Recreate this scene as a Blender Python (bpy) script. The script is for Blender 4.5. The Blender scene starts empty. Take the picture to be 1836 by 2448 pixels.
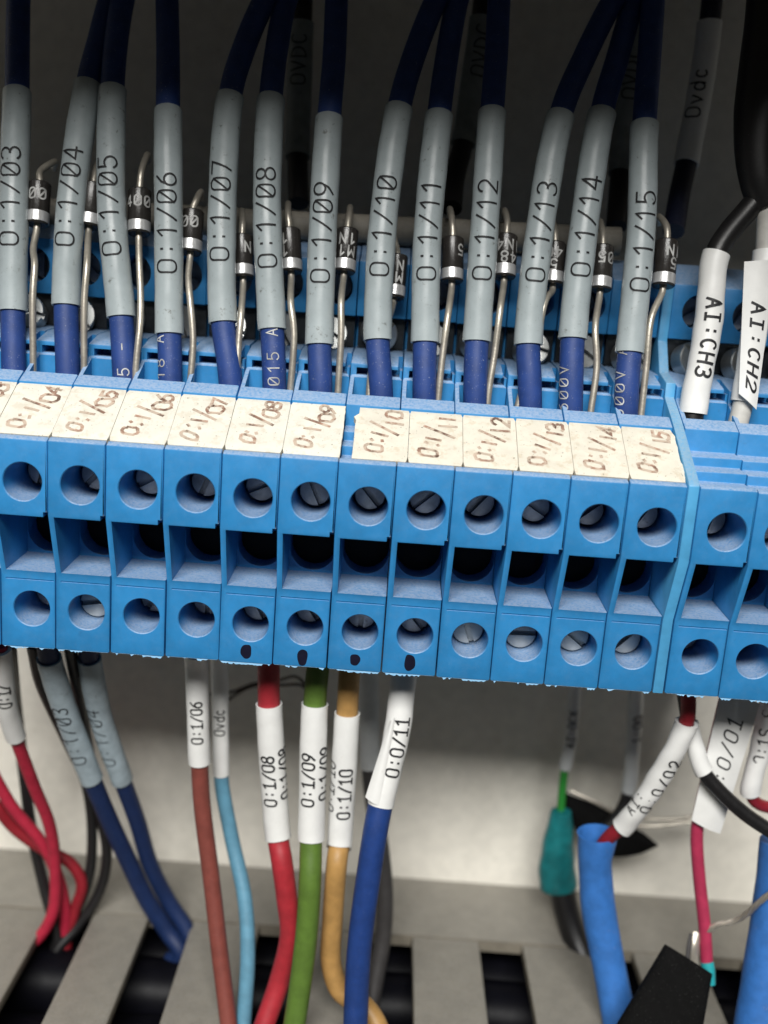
import bpy, bmesh, math, random
from mathutils import Vector, Matrix
random.seed(7)
S = 0.001                                  # everything below is written in millimetres
scene = bpy.context.scene
COL = scene.collection

# ------------------------------------------------------------------ camera
CAM = Vector((1.704, -104.895, 23.739)); PITCH = math.radians(13); ROLL = math.radians(4.17); FPX = 2400.0
FWD = Vector((0, math.cos(PITCH), -math.sin(PITCH))); R0 = Vector((1, 0, 0)); U0 = R0.cross(FWD)
RGT = R0*math.cos(ROLL) + U0*math.sin(ROLL); UPV = -R0*math.sin(ROLL) + U0*math.cos(ROLL)
cd = bpy.data.cameras.new('camera'); cam = bpy.data.objects.new('camera', cd); COL.objects.link(cam)
cd.sensor_fit = 'VERTICAL'; cd.sensor_height = 36; cd.sensor_width = 27; cd.lens = FPX/2448*36
cd.clip_start = 0.005; cd.clip_end = 20
m = Matrix((RGT, UPV, -FWD)).transposed().to_4x4(); m.translation = CAM*S
cam.matrix_world = m
cd.dof.use_dof = True; cd.dof.focus_distance = 0.113; cd.dof.aperture_fstop = 16
scene.camera = cam

# ------------------------------------------------------------------ world, lamp, exposure
w = bpy.data.worlds.new('World'); scene.world = w; w.use_nodes = True
w.node_tree.nodes['Background'].inputs[0].default_value = (1.0, 0.96, 0.88, 1)
w.node_tree.nodes['Background'].inputs[1].default_value = 0.036
ld = bpy.data.lights.new('ceiling_light', 'AREA'); ld.shape = 'RECTANGLE'; ld.size = 0.42; ld.size_y = 0.17
ld.energy = 7.3; ld.color = (1.0, 0.985, 0.95)
lo = bpy.data.objects.new('ceiling_light', ld); COL.objects.link(lo)
lo.location = Vector((-40, -500, 440))*S
lo.rotation_euler = (Vector((0, 20, -10))*S - lo.location).to_track_quat('-Z', 'Y').to_euler()
scene.view_settings.view_transform = 'Standard'; scene.view_settings.look = 'None'
scene.view_settings.exposure = 0.0; scene.view_settings.gamma = 1.0
scene.render.engine = 'CYCLES'

PANEL_Y = 45.0; DUCT_Z = -73.2
def W(x, y, Y):
    """photo position (in a 1659 px wide picture) and depth behind the block fronts, to a point in mm"""
    k = 1836/1659.0
    d = FWD + RGT*((x*k-918)/FPX) - UPV*((y*k-1224)/FPX)
    return CAM + d*((Y-CAM.y)/d.y)

# ------------------------------------------------------------------ materials
def lin(r, g, b):
    f = lambda c: (c/255/12.92) if c <= 10 else ((c/255+0.055)/1.055)**2.4
    return (f(r), f(g), f(b), 1)
MATS = {}
def mat(name, col, rough=0.45, metal=0.0, dust=0.0, dustcol=(0.42, 0.43, 0.43, 1), speck=0.0, dirt=0.0, dirtcol=(0.05, 0.035, 0.02, 1),
        var=0.12, bump=0.15, bscale=9.0, alpha=1.0, spec=0.5, dscale=1.2, sss=0.0, trans=0.0, fleck=0.0, haze=0.0, obvar=0.0, dlo=0.60):
    if name in MATS: return MATS[name]
    mt = bpy.data.materials.new(name); mt.use_nodes = True; nt = mt.node_tree; N = nt.nodes; L = nt.links
    bs = N['Principled BSDF']; bs.inputs['Roughness'].default_value = rough; bs.inputs['Metallic'].default_value = metal
    bs.inputs['Specular IOR Level'].default_value = spec
    if sss:
        bs.inputs['Subsurface Weight'].default_value = sss; bs.inputs['Subsurface Radius'].default_value = (0.0006, 0.0006, 0.0005)
    if trans: bs.inputs['Transmission Weight'].default_value = trans
    tc = N.new('ShaderNodeTexCoord'); mp = N.new('ShaderNodeMapping'); mp.inputs['Scale'].default_value = (1000, 1000, 1000)
    oi = N.new('ShaderNodeObjectInfo'); ad = N.new('ShaderNodeVectorMath'); ad.operation = 'ADD'
    sc = N.new('ShaderNodeVectorMath'); sc.operation = 'SCALE'; sc.inputs['Scale'].default_value = 57.0
    cb = N.new('ShaderNodeCombineXYZ')
    for i in range(3): L.new(oi.outputs['Random'], cb.inputs[i])
    L.new(tc.outputs['Object'], mp.inputs[0]); L.new(cb.outputs[0], sc.inputs[0]); L.new(mp.outputs[0], ad.inputs[0]); L.new(sc.outputs[0], ad.inputs[1])
    P = ad.outputs[0]
    def noise(scale, detail=4, rg=0.6):
        n = N.new('ShaderNodeTexNoise'); n.inputs['Scale'].default_value = scale; n.inputs['Detail'].default_value = detail
        n.inputs['Roughness'].default_value = rg; L.new(P, n.inputs['Vector']); return n.outputs['Fac']
    def ramp(s, a, b):
        r = N.new('ShaderNodeMapRange'); r.interpolation_type = 'SMOOTHSTEP'
        r.inputs['From Min'].default_value = a; r.inputs['From Max'].default_value = b; L.new(s, r.inputs['Value']); return r.outputs[0]
    def mul(a, b):
        q = N.new('ShaderNodeMath'); q.operation = 'MULTIPLY'
        for i, v in enumerate((a, b)):
            if isinstance(v, (int, float)): q.inputs[i].default_value = v
            else: L.new(v, q.inputs[i])
        return q.outputs[0]
    def mix(f, a, b):
        q = N.new('ShaderNodeMix'); q.data_type = 'RGBA'
        if isinstance(f, (int, float)): q.inputs[0].default_value = f
        else: L.new(f, q.inputs[0])
        for i, v in ((6, a), (7, b)):
            if isinstance(v, tuple): q.inputs[i].default_value = v
            else: L.new(v, q.inputs[i])
        return q.outputs[2]
    c = mix(ramp(noise(0.55), 0.3, 0.7), tuple(x*(1-var) for x in col[:3])+(1,), tuple(min(1, x*(1+var)) for x in col[:3])+(1,))
    if obvar:
        hv = N.new('ShaderNodeHueSaturation'); rm = N.new('ShaderNodeMapRange'); rm.inputs['To Min'].default_value = 1-obvar; rm.inputs['To Max'].default_value = 1+obvar
        L.new(oi.outputs['Random'], rm.inputs['Value']); L.new(rm.outputs[0], hv.inputs['Value']); L.new(c, hv.inputs['Color']); c = hv.outputs[0]
    if haze:
        c = mix(mul(ramp(noise(0.8, 8, 0.75), 0.42, 0.75), haze), c, (0.40, 0.48, 0.56, 1))
    rv = None
    if dirt:
        c = mix(mul(ramp(noise(0.9, 6, 0.7), dlo, dlo+0.12), dirt), c, dirtcol)
    if dust:
        g = N.new('ShaderNodeNewGeometry'); sx = N.new('ShaderNodeSeparateXYZ'); L.new(g.outputs['Normal'], sx.inputs[0])
        f = mul(mul(ramp(sx.outputs[2], 0.15, 0.85), dust), ramp(noise(dscale*2.5, 8, 0.8), 0.25, 0.6))
        c = mix(f, c, dustcol); rv = f
    if speck:
        f = mul(ramp(noise(7.0, 2, 0.5), 0.69, 0.74), speck); c = mix(f, c, (0.6, 0.6, 0.58, 1))
    if fleck:
        f = mul(ramp(noise(4.0, 2, 0.5), 0.70, 0.74), fleck); c = mix(f, c, (0.07, 0.055, 0.035, 1))
    L.new(c, bs.inputs['Base Color'])
    rn = N.new('ShaderNodeMapRange'); rn.inputs['To Min'].default_value = max(0.05, rough-0.08); rn.inputs['To Max'].default_value = min(1, rough+0.1)
    L.new(noise(2.0), rn.inputs['Value']); L.new(rn.outputs[0], bs.inputs['Roughness'])
    if bump:
        b = N.new('ShaderNodeBump'); b.inputs['Strength'].default_value = bump; b.inputs['Distance'].default_value = 0.00005
        L.new(noise(bscale, 3), b.inputs['Height']); L.new(b.outputs[0], bs.inputs['Normal'])
    if alpha < 1: bs.inputs['Alpha'].default_value = alpha
    MATS[name] = mt; return mt
BLUE = mat('blue_polyamide', (0.027, 0.225, 0.515, 1), 0.42, haze=0.05, dlo=0.61, dirt=0.25, dirtcol=(0.02, 0.10, 0.22, 1), obvar=0.07, dust=0.85, dustcol=(0.36, 0.46, 0.62, 1), speck=0.08, var=0.06, bump=0.12, bscale=14)
CYAN = mat('light_blue_plate', (0.075, 0.34, 0.62, 1), 0.45, dust=0.6, dustcol=(0.36, 0.44, 0.5, 1), var=0.08)
FLASH = mat('pale_blue_flash', (0.25, 0.5, 0.75, 1), 0.5)
TAG = mat('cream_tag', (0.73, 0.705, 0.62, 1), 0.6, fleck=0.75, dlo=0.5, dirt=0.28, dirtcol=(0.48, 0.39, 0.26, 1), speck=0.0, var=0.05, bump=0.3, bscale=6)
TAG2 = mat('stained_cream_tag', (0.71, 0.67, 0.57, 1), 0.6, fleck=0.85, dlo=0.52, dirt=0.30, dirtcol=(0.45, 0.32, 0.17, 1), var=0.06, bump=0.3, bscale=6)
INKB = mat('faded_brown_ink', (0.27, 0.16, 0.115, 1), 0.7, dlo=0.42, dirt=0.75, dirtcol=(0.60, 0.50, 0.40, 1), var=0.6, bump=0)
INK = mat('black_print', (0.012, 0.012, 0.014, 1), 0.6, bump=0)
PEN = mat('black_marker_pen', (0.006, 0.006, 0.02, 1), 0.4, bump=0)
WPRINT = mat('white_print', (0.45, 0.45, 0.44, 1), 0.6, bump=0, var=0.4)
GSLEEVE = mat('grey_sleeve', (0.385, 0.44, 0.455, 1), 0.33, fleck=0.3, dlo=0.60, dirt=0.7, dirtcol=(0.07, 0.06, 0.04, 1), var=0.05, bump=0.12, bscale=3, speck=0.1)
WSLEEVE = mat('white_sleeve', (0.78, 0.78, 0.76, 1), 0.42, dirt=0.12, dirtcol=(0.4, 0.33, 0.25, 1), var=0.03, bump=0.1, bscale=3)
CSLEEVE = mat('clear_grey_sleeve', (0.55, 0.57, 0.57, 1), 0.35, var=0.05)
def pvc(name, rgb, rough=0.5, **k): return mat(name, lin(*rgb), rough, speck=k.pop('speck', 0.35), var=k.pop('var', 0.12), bump=0.15, bscale=5, **k)
WBLUE = pvc('blue_pvc', (34, 62, 124), .55, speck=0.55)
NAVY = pvc('navy_pvc', (16, 38, 80), .55, speck=0.15)
RED = pvc('red_pvc', (166, 42, 52), speck=0.1); PINK = pvc('pink_red_pvc', (170, 48, 80), speck=0.1); DRED = pvc('dark_red_pvc', (135, 26, 38), speck=0.1)
CRIMSON = pvc('crimson_pvc', (168, 34, 58), speck=0.1)
GREEN = pvc('green_pvc', (86, 114, 44), speck=0.1); TAN = pvc('tan_pvc', (174, 134, 78), speck=0.1); BROWN = pvc('brown_pvc', (124, 64, 56), speck=0.1)
SKY = pvc('light_blue_pvc', (92, 142, 166), speck=0.1); MBLUE = pvc('mid_blue_pvc', (27, 58, 120), speck=0.15); LGREEN = pvc('bright_green_pvc', (40, 135, 50))
BLACK = pvc('black_pvc', (26, 25, 26), 0.38, speck=0.12); DGREY = pvc('dark_grey_pvc', (62, 60, 60), speck=0.1); WPVC = pvc('white_pvc', (190, 188, 182))
TAPE = mat('black_tape', (0.005, 0.005, 0.005, 1), 0.9, bump=0.3, spec=.1, speck=0.1)
SHRINK = mat('blue_heat_shrink', (0.032, 0.155, 0.47, 1), 0.58, var=0.12, dirt=0.22, dirtcol=(0.3, 0.3, 0.4, 1), bump=0.3, bscale=4)
TEAL = mat('teal_heat_shrink', (0.008, 0.15, 0.16, 1), 0.35, var=0.2, bump=0.5, bscale=2)
STEEL = mat('screw_steel', (0.30, 0.31, 0.33, 1), 0.40, 0.75, bump=0.5, bscale=8, var=0.25, dirt=0.5)
BRIGHT = mat('bright_screw_steel', (0.50, 0.50, 0.48, 1), 0.42, 0.75, bump=0.3, bscale=8, var=0.1)
CLAMP = mat('clamp_metal', (0.05, 0.055, 0.06, 1), 0.4, 0.8, bump=0.5, bscale=3, var=0.3, dirt=0.5)
LEAD = mat('tinned_wire', (0.52, 0.48, 0.41, 1), 0.38, 0.65, bump=0.4, bscale=3, var=0.15)
DIODE = mat('diode_epoxy', (0.028, 0.025, 0.023, 1), 0.22, speck=0.2, bump=0.35, bscale=5)
BAND = mat('silver_band', (0.6, 0.6, 0.6, 1), 0.3, 0.5, bump=0.4, bscale=4)
BAR = mat('dusty_conduit', (0.20, 0.185, 0.155, 1), 0.6, dust=0.7, dustcol=(0.36, 0.33, 0.28, 1), dirt=0.5, var=0.15)
PANEL = mat('cream_paint', (0.84, 0.805, 0.72, 1), 0.45, dirt=0.3, dirtcol=(0.35, 0.32, 0.2, 1), var=0.05, bump=0.2, bscale=1.0)
DUCT = mat('grey_duct_pvc', (0.205, 0.183, 0.145, 1), 0.5, var=0.1, dust=0.25, speck=0.15, bump=0.2, bscale=4)
GALV = mat('galvanised_steel', (0.5, 0.5, 0.5, 1), 0.45, 1.0)

ORD = ['first', 'second', 'third', 'fourth', 'fifth', 'sixth', 'seventh', 'eighth', 'ninth', 'tenth', 'eleventh', 'twelfth', 'last']
# ------------------------------------------------------------------ object helpers
def tag(o, label, cat, group=None, kind=None):
    if label: o['label'] = label
    if cat: o['category'] = cat
    if group: o['group'] = group
    if kind: o['kind'] = kind
def thing(name, loc, label, cat, group=None):
    o = bpy.data.objects.new(name, None); COL.objects.link(o); o.location = Vector(loc)*S; o.empty_display_size = 0.002
    tag(o, label, cat, group); return o
def base_of(o):
    v = Vector((0, 0, 0))
    while o is not None: v += o.location; o = o.parent
    return v
def mesh_obj(name, verts, faces, mt, parent=None, smooth=35, kind=None):
    """verts in world millimetres"""
    me = bpy.data.meshes.new(name); off = base_of(parent)
    me.from_pydata([tuple(Vector(v)*S-off) for v in verts], [], faces); me.update()
    bm = bmesh.new(); bm.from_mesh(me); bmesh.ops.recalc_face_normals(bm, faces=bm.faces); bm.to_mesh(me); bm.free()
    if smooth:
        for p in me.polygons: p.use_smooth = True
        me.set_sharp_from_angle(angle=math.radians(smooth))
    me.materials.append(mt); o = bpy.data.objects.new(name, me); COL.objects.link(o); o.parent = parent
    if kind: o['kind'] = kind
    return o
def link_mesh(name, me, parent, loc=(0, 0, 0), rot=(0, 0, 0)):
    o = bpy.data.objects.new(name, me); COL.objects.link(o); o.parent = parent; o.location = Vector(loc)*S; o.rotation_euler = rot; return o
class Geo:
    def __init__(s): s.v = []; s.f = []
    def box(s, a, b):
        n = len(s.v); x0, y0, z0 = a; x1, y1, z1 = b
        s.v += [(x0,y0,z0),(x1,y0,z0),(x1,y1,z0),(x0,y1,z0),(x0,y0,z1),(x1,y0,z1),(x1,y1,z1),(x0,y1,z1)]
        s.f += [tuple(n+i for i in q) for q in ((0,3,2,1),(4,5,6,7),(0,1,5,4),(1,2,6,5),(2,3,7,6),(3,0,4,7))]; return s
    def prism(s, poly, x0, x1):           # poly of (Y, Z), extruded along x
        n = len(s.v); k = len(poly)
        s.v += [(x0, a, b) for a, b in poly] + [(x1, a, b) for a, b in poly]
        s.f += [tuple(n+i for i in range(k)), tuple(n+k+i for i in reversed(range(k)))]
        s.f += [(n+i, n+k+i, n+k+(i+1) % k, n+(i+1) % k) for i in range(k)]; return s
    def grid(s, rows, closed=False, caps=False):
        n = len(s.v); k = len(rows[0]); m_ = len(rows)
        for r in rows: s.v += [tuple(p) for p in r]
        for i in range(m_-1):
            for j in range(k if closed else k-1):
                s.f.append((n+i*k+j, n+i*k+(j+1) % k, n+(i+1)*k+(j+1) % k, n+(i+1)*k+j))
        if caps: s.f += [tuple(n+j for j in range(k)), tuple(n+(m_-1)*k+j for j in range(k))]
        return s
    def obj(s, name, mt, parent=None, **k): return mesh_obj(name, s.v, s.f, mt, parent, **k)

def spline(pts, step=0.6):
    P = [Vector(p) for p in pts]
    if len(P) == 2: P = [P[0], (P[0]+P[1])/2, P[1]]
    P = [P[0]*2-P[1]] + P + [P[-1]*2-P[-2]]
    out = []
    for i in range(1, len(P)-2):
        p0, p1, p2, p3 = P[i-1:i+3]
        t = [0]
        for a, b in ((p0, p1), (p1, p2), (p2, p3)): t.append(t[-1]+max(1e-3, (b-a).length)**0.5)
        n = max(2, int((p2-p1).length/step))
        for j in range(n):
            u = t[1]+(t[2]-t[1])*j/n
            A1 = p0*((t[1]-u)/(t[1]-t[0]))+p1*((u-t[0])/(t[1]-t[0])); A2 = p1*((t[2]-u)/(t[2]-t[1]))+p2*((u-t[1])/(t[2]-t[1]))
            A3 = p2*((t[3]-u)/(t[3]-t[2]))+p3*((u-t[2])/(t[3]-t[2]))
            B1 = A1*((t[2]-u)/(t[2]-t[0]))+A2*((u-t[0])/(t[2]-t[0])); B2 = A2*((t[3]-u)/(t[3]-t[1]))+A3*((u-t[1])/(t[3]-t[1]))
            out.append(B1*((t[2]-u)/(t[2]-t[1]))+B2*((u-t[1])/(t[2]-t[1])))
    out.append(P[-2]); return out
class Path:
    def __init__(s, pts, step=0.6):
        s.p = spline(pts, step); s.l = [0]
        for a, b in zip(s.p, s.p[1:]): s.l.append(s.l[-1]+(b-a).length)
        s.n = len(s.p); s.len = s.l[-1]
        s.t = [(s.p[min(i+1, s.n-1)]-s.p[max(i-1, 0)]).normalized() for i in range(s.n)]
    def at(s, d):
        d = min(max(d, 0), s.len); i = 0
        lo_, hi_ = 0, s.n-2
        while lo_ < hi_:
            m_ = (lo_+hi_+1)//2
            if s.l[m_] <= d: lo_ = m_
            else: hi_ = m_-1
        i = lo_; f = (d-s.l[i])/max(1e-9, s.l[i+1]-s.l[i])
        return s.p[i].lerp(s.p[i+1], f), s.t[i].lerp(s.t[i+1], f).normalized()
    def sub(s, d0, d1, step=0.5):
        n = max(2, int((d1-d0)/step)+1)
        return [s.at(d0+(d1-d0)*k/(n-1)) for k in range(n)]
    def at_row(s, y):
        """length along the path where the picture row y (1659 px picture) is passed first"""
        k = 1836/1659.0; best = 0; bd = 1e9
        for p, l in zip(s.p, s.l):
            d = p-CAM; py = (1224-FPX*d.dot(UPV)/d.dot(FWD))/k
            if abs(py-y) < bd: bd = abs(py-y); best = l
        return best
REF = Vector((0, -1, 0.22)).normalized()
def frame(T, ref=REF):
    n = ref-T*ref.dot(T)
    if n.length < 0.05: n = Vector((1, 0, 0))-T*T.x
    n.normalize(); return n, n.cross(T)
def tube(samples, r, seg=20, squash=1.0, wob=0.0):
    rows = []; n0 = None
    for i, (p, T) in enumerate(samples):
        if n0 is None: n0, _ = frame(T)
        n0 = (n0-T*n0.dot(T)).normalized(); b = n0.cross(T)
        rr = r(i/(len(samples)-1)) if callable(r) else r
        rows.append([p+(n0*math.cos(a)*squash+b*math.sin(a))*rr*(1+wob*math.sin(i*.7+3*a)) for a in [2*math.pi*j/seg for j in range(seg)]])
    return Geo().grid(rows, True, True)
def hollow(samples, r, r_in, seg=22, depth=3.0, wob=0.0, both=True):
    """a sleeve: outer skin with cut ends and an inner wall reaching a little way in"""
    rows = []; n0 = None
    fr = []
    for p, T in samples:
        if n0 is None: n0, _ = frame(T)
        n0 = (n0-T*n0.dot(T)).normalized(); fr.append((p, T, n0.copy(), n0.cross(T)))
    A = [2*math.pi*j/seg for j in range(seg)]
    def ring(q, rr, i): return [q[0]+(q[2]*math.cos(a)+q[3]*math.sin(a))*(rr(a, i) if callable(rr) else rr) for a in A]
    k = min(len(fr)-1, max(1, int(depth/0.5)))
    for i in range(min(k, len(fr)-1), -1, -1): rows.append(ring(fr[i], r_in, i))
    w_ = lambda a, i: r*(1+wob*math.sin(i*.33+2*a)+wob*.6*math.sin(i*.9+a))
    for i in range(len(fr)): rows.append(ring(fr[i], w_, i))
    for i in range(len(fr)-1, max(len(fr)-2-k, 0), -1): rows.append(ring(fr[i], r_in, i))
    return Geo().grid(rows, True, False)

# ------------------------------------------------------------------ stroke lettering
def arc(cx, cy, rx, ry, a0, a1, n=14): return [(cx+rx*math.cos(math.radians(a0+(a1-a0)*i/n)), cy+ry*math.sin(math.radians(a0+(a1-a0)*i/n))) for i in range(n+1)]
def pill(w_, h, n=5):
    r = w_*0.5*0.92; o = []
    for cx, cy, a in ((w_-r, h-r, 0), (r, h-r, 90), (r, r, 180), (w_-r, r, 270)): o += arc(cx, cy, r, r, a, a+90, n)
    return o+[o[0]]
G = {
 'O': [pill(.6, 1)], '0': [pill(.6, 1), [(.02, .12), (.58, .88)]], 'o': [pill(.6, 1)],
 '1': [[(.08, .72), (.36, 1), (.36, 0)]], 'i': [[(.08, .8), (.32, 1), (.32, 0)], [(.05, 0), (.6, 0)]],
 '2': [arc(.3, .7, .28, .3, 165, -35) + [(.02, 0), (.6, 0)]],
 '3': [arc(.28, .74, .28, .26, 150, -85, 12) + arc(.28, .24, .3, .25, 85, -150, 12)],
 '4': [[(.46, 0), (.46, 1), (0, .3), (.62, .3)]],
 '5': [[(.56, 1), (.1, 1), (.06, .55)] + arc(.28, .31, .3, .31, 120, -150, 14)],
 '6': [[(.5, 1), (.18, .72)] + arc(.3, .3, .29, .3, 150, 510, 20)],
 '7': [[(0, 1), (.6, 1), (.2, 0)]],
 '8': [arc(.3, .75, .25, .25, -90, 270, 18), arc(.3, .25, .3, .25, 90, 450, 18)],
 '9': [arc(.3, .7, .29, .3, -30, 330, 20) + [(.4, .25), (.1, 0)]],
 ':': [[(.3, .22), (.3, .30)], [(.3, .70), (.3, .78)]], '/': [[(.02, 0), (.6, 1)]], '-': [[(.1, .5), (.6, .5)]], ' ': [], '.': [[(.25, 0), (.25, .08)]],
 'A': [[(0, 0), (.3, 1), (.6, 0)], [(.12, .36), (.48, .36)]], 'I': [[(.3, 0), (.3, 1)], [(.08, 0), (.52, 0)], [(.08, 1), (.52, 1)]],
 'C': [arc(.32, .5, .3, .5, 50, 310, 18)], 'H': [[(0, 0), (0, 1)], [(.58, 0), (.58, 1)], [(0, .5), (.58, .5)]],
 'V': [[(0, 1), (.3, 0), (.6, 1)]], 'D': [[(.04, 0), (.04, 1)] + arc(.14, .5, .45, .5, 90, -90, 12) + [(.04, 0)]],
 'v': [[(.05, .65), (.3, 0), (.55, .65)]], 'd': [[(.55, 1), (.55, 0)], arc(.3, .32, .25, .32, 10, 350, 14)], 'c': [arc(.3, .33, .25, .33, 45, 315, 12)],
 'N': [[(0, 0), (0, 1), (.56, 0), (.56, 1)]], 'M': [[(0, 0), (0, 1), (.3, .4), (.6, 1), (.6, 0)]], 'G': [arc(.32, .5, .3, .5, 50, 350, 18)+[(.62, .45), (.36, .45)]],
 'E': [[(.56, 1), (.03, 1), (.03, 0), (.56, 0)], [(.03, .5), (.48, .5)]],
 'W': [[(0, 1), (.15, 0), (.3, .7), (.45, 0), (.6, 1)]], 'S': [arc(.3, .75, .27, .25, 30, 270, 12)+arc(.3, .25, .29, .25, 90, -150, 12)], 'X': [[(0, 0), (.58, 1)], [(.58, 0), (0, 1)]],
}
def strokes(text, h, adv, jit=0.0, slant=0.0, rnd=random, wx=1.0):
    out = []
    for i, ch in enumerate(text):
        dx, dy = rnd.uniform(-jit, jit), rnd.uniform(-jit, jit); s = 1+rnd.uniform(-jit, jit)*.6
        for st in G[ch]: out.append([(((x*wx*s+dx)*h+i*adv*h+slant*y*h), (y*s+dy)*h) for x, y in st])
    return out
def ribbons(lines, width, fn, dens=0.25, lift=0.004):
    """fn(u, v, lift) -> point; each stroke is one strip"""
    g = Geo()
    for k, ln in enumerate(lines):
        pts = [Vector((a, b, 0)) for a, b in ln]
        if len(pts) < 2: continue
        closed = (pts[0]-pts[-1]).length < 1e-6
        if not closed:
            pts[0] = pts[0]-(pts[1]-pts[0]).normalized()*width*.4; pts[-1] = pts[-1]+(pts[-1]-pts[-2]).normalized()*width*.4
        fine = [pts[0]]
        for a, b in zip(pts, pts[1:]):
            n = max(1, int((b-a).length/dens))
            fine += [a.lerp(b, j/n) for j in range(1, n+1)]
        rows = []
        for i, p in enumerate(fine):
            a = fine[i-1] if i > 0 else (fine[-2] if closed else fine[0]); b = fine[i+1] if i < len(fine)-1 else (fine[1] if closed else fine[-1])
            d1 = (p-a); d2 = (b-p); d1 = d1.normalized() if d1.length > 1e-9 else d2.normalized(); d2 = d2.normalized() if d2.length > 1e-9 else d1
            t = (d1+d2); t = t.normalized() if t.length > 1e-6 else d1
            n = Vector((-t.y, t.x, 0)); mit = 1/max(0.55, n.dot(Vector((-d1.y, d1.x, 0))))
            q1 = p+n*width*.5*mit; q2 = p-n*width*.5*mit
            rows.append([fn(q1.x, q1.y, k*lift), fn(q2.x, q2.y, k*lift)])
        g.grid(rows)
    return g
def on_sleeve(path, r, d0, text, h, adv, width, mt, parent, phi=0.0, up='left', jit=0, name='lettering', wx=1.0):
    """print along a sleeve; text starts at length d0. up='left': reads against the path direction (bottom to top on paths drawn downwards)"""
    L = strokes(text, h, adv, jit, wx=wx)
    def fn(u, v, lift):
        d = d0-u if up == 'left' else d0+u
        p, T = path.at(d); n, b = frame(T)
        if b.x < 0: b = -b
        a = phi+((h*.5-v) if up == 'left' else (v-h*.5))/r
        return p+(n*math.cos(a)+b*math.sin(a))*(r+0.025+lift)
    g = ribbons(L, width, fn)
    return g.obj(name, mt, parent, smooth=0)
def on_ring(path, r, d0, text, h, adv, width, mt, parent, phi=0.0, flip=False):
    """print around a cylinder"""
    L = strokes(text, h, adv); tot = len(text)*adv*h
    def fn(u, v, lift):
        s = -1 if flip else 1
        p, T = path.at(d0-s*(v-h/2)); n, b = frame(T)
        if b.x < 0: b = -b
        a = phi+s*(u-tot/2)/r
        return p+(n*math.cos(a)+b*math.sin(a))*(r+0.02+lift)
    return ribbons(L, width, fn).obj('lettering', mt, parent, smooth=0)

def tmp(g):
    me = bpy.data.meshes.new('tmp'); me.from_pydata([tuple(v) for v in g.v], [], g.f); me.update()
    bm = bmesh.new(); bm.from_mesh(me); bmesh.ops.recalc_face_normals(bm, faces=bm.faces); bm.to_mesh(me); bm.free()
    o = bpy.data.objects.new('tmp', me); COL.objects.link(o); return o
def ycyl(cx, cz, prof, n=40):
    return Geo().grid([[(cx+r*math.sin(2*math.pi*j/n), y, cz+r*math.cos(2*math.pi*j/n)) for j in range(n)] for y, r in prof], True, True)
def baked(g, cutters, bevel, name, mt):
    o = tmp(g); junk = [o]
    if bevel:
        b = o.modifiers.new('b', 'BEVEL'); b.width = bevel; b.segments = 2; b.limit_method = 'ANGLE'; b.angle_limit = math.radians(25)
    for c in cutters:
        k = tmp(c); junk.append(k); q = o.modifiers.new('c', 'BOOLEAN'); q.operation = 'DIFFERENCE'; q.solver = 'EXACT'; q.object = k
    dg = bpy.context.evaluated_depsgraph_get(); dg.update()
    me = bpy.data.meshes.new_from_object(o.evaluated_get(dg)); me.name = name
    for j in junk: bpy.data.objects.remove(j, do_unlink=True)
    me.transform(Matrix.Scale(S, 4)); me.materials.clear(); me.materials.append(mt)
    for p in me.polygons: p.use_smooth = True; p.material_index = 0
    me.set_sharp_from_angle(angle=math.radians(32)); return me
def raw(v, f):
    g = Geo(); g.v = list(v); g.f = list(f); return g

# ================================================================== SETTING
g = Geo().box((-150, PANEL_Y, -170), (150, PANEL_Y+2, 170)); o = g.obj('back_panel', PANEL, smooth=0); tag(o, 'cream painted metal back panel of the cabinet', 'panel', kind='structure')

# slotted duct under the blocks: a rear strip, a finger between each two slots, far wall, floor and cover
def duct(label, z_top, up, y_front, ext, slots, slot_end):
    s = 1 if up else -1
    t = thing('wire_duct', (0, PANEL_Y, z_top), label, 'duct')
    def bx(name, a, b, bev=0.25):
        lo_ = [min(p, q) for p, q in zip(a, b)]; hi_ = [max(p, q) for p, q in zip(a, b)]
        return Geo().box(lo_, hi_).obj(name, DUCT, t, smooth=0)
    th = 1.9
    bx('rear_strip', (-ext, slot_end, z_top), (ext, PANEL_Y-.05, z_top-s*th))
    edges = [-ext] + [e for c in slots for e in (c-3.3, c+3.3)] + [ext]
    for i in range(0, len(edges), 2):
        a, b = edges[i], edges[i+1]; zz = random.uniform(-.12, .12)
        poly = [(a, slot_end-.02), (a, y_front+4), (a+.8, y_front+2.2), (b-.8, y_front+2.2), (b, y_front+4), (b, slot_end-.02)]
        n = len(poly); v = [(x, y, z_top+zz) for x, y in poly]+[(x, y, z_top+zz-s*th) for x, y in poly]
        f = [tuple(range(n)), tuple(range(2*n-1, n-1, -1))]+[(k, (k+1) % n, n+(k+1) % n, n+k) for k in range(n)]
        me = baked(raw(v, f), [], .35, 'finger', DUCT); o = bpy.data.objects.new('finger', me); COL.objects.link(o); o.parent = t; o.location = -t.location
    bx('base', (-ext, PANEL_Y-2, z_top-s*th-.02*s), (ext, PANEL_Y-.05, z_top-s*60))
    bx('far_wall', (-ext, PANEL_Y-2.05, z_top-s*60), (ext, y_front+2.2, z_top-s*(60-th)))
    bx('cover', (-ext, y_front, z_top+.6*s), (ext, y_front+1.8, z_top-s*62))
    return t
SLOTS = [-57.5, -41.2, -26.2, -9.4, 7.4, 24.2, 41, 57.8]
duct('grey slotted wire duct along the bottom below the terminal blocks', DUCT_Z, True, -14, 95, SLOTS, 30.0)
duct('unseen grey slotted wire duct above the terminal blocks, added to shade the upper wires', 91.5, False, -62, 95, SLOTS, 38.0)  # out-of-view duct, its height and depth set to shade the upper wires
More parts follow.
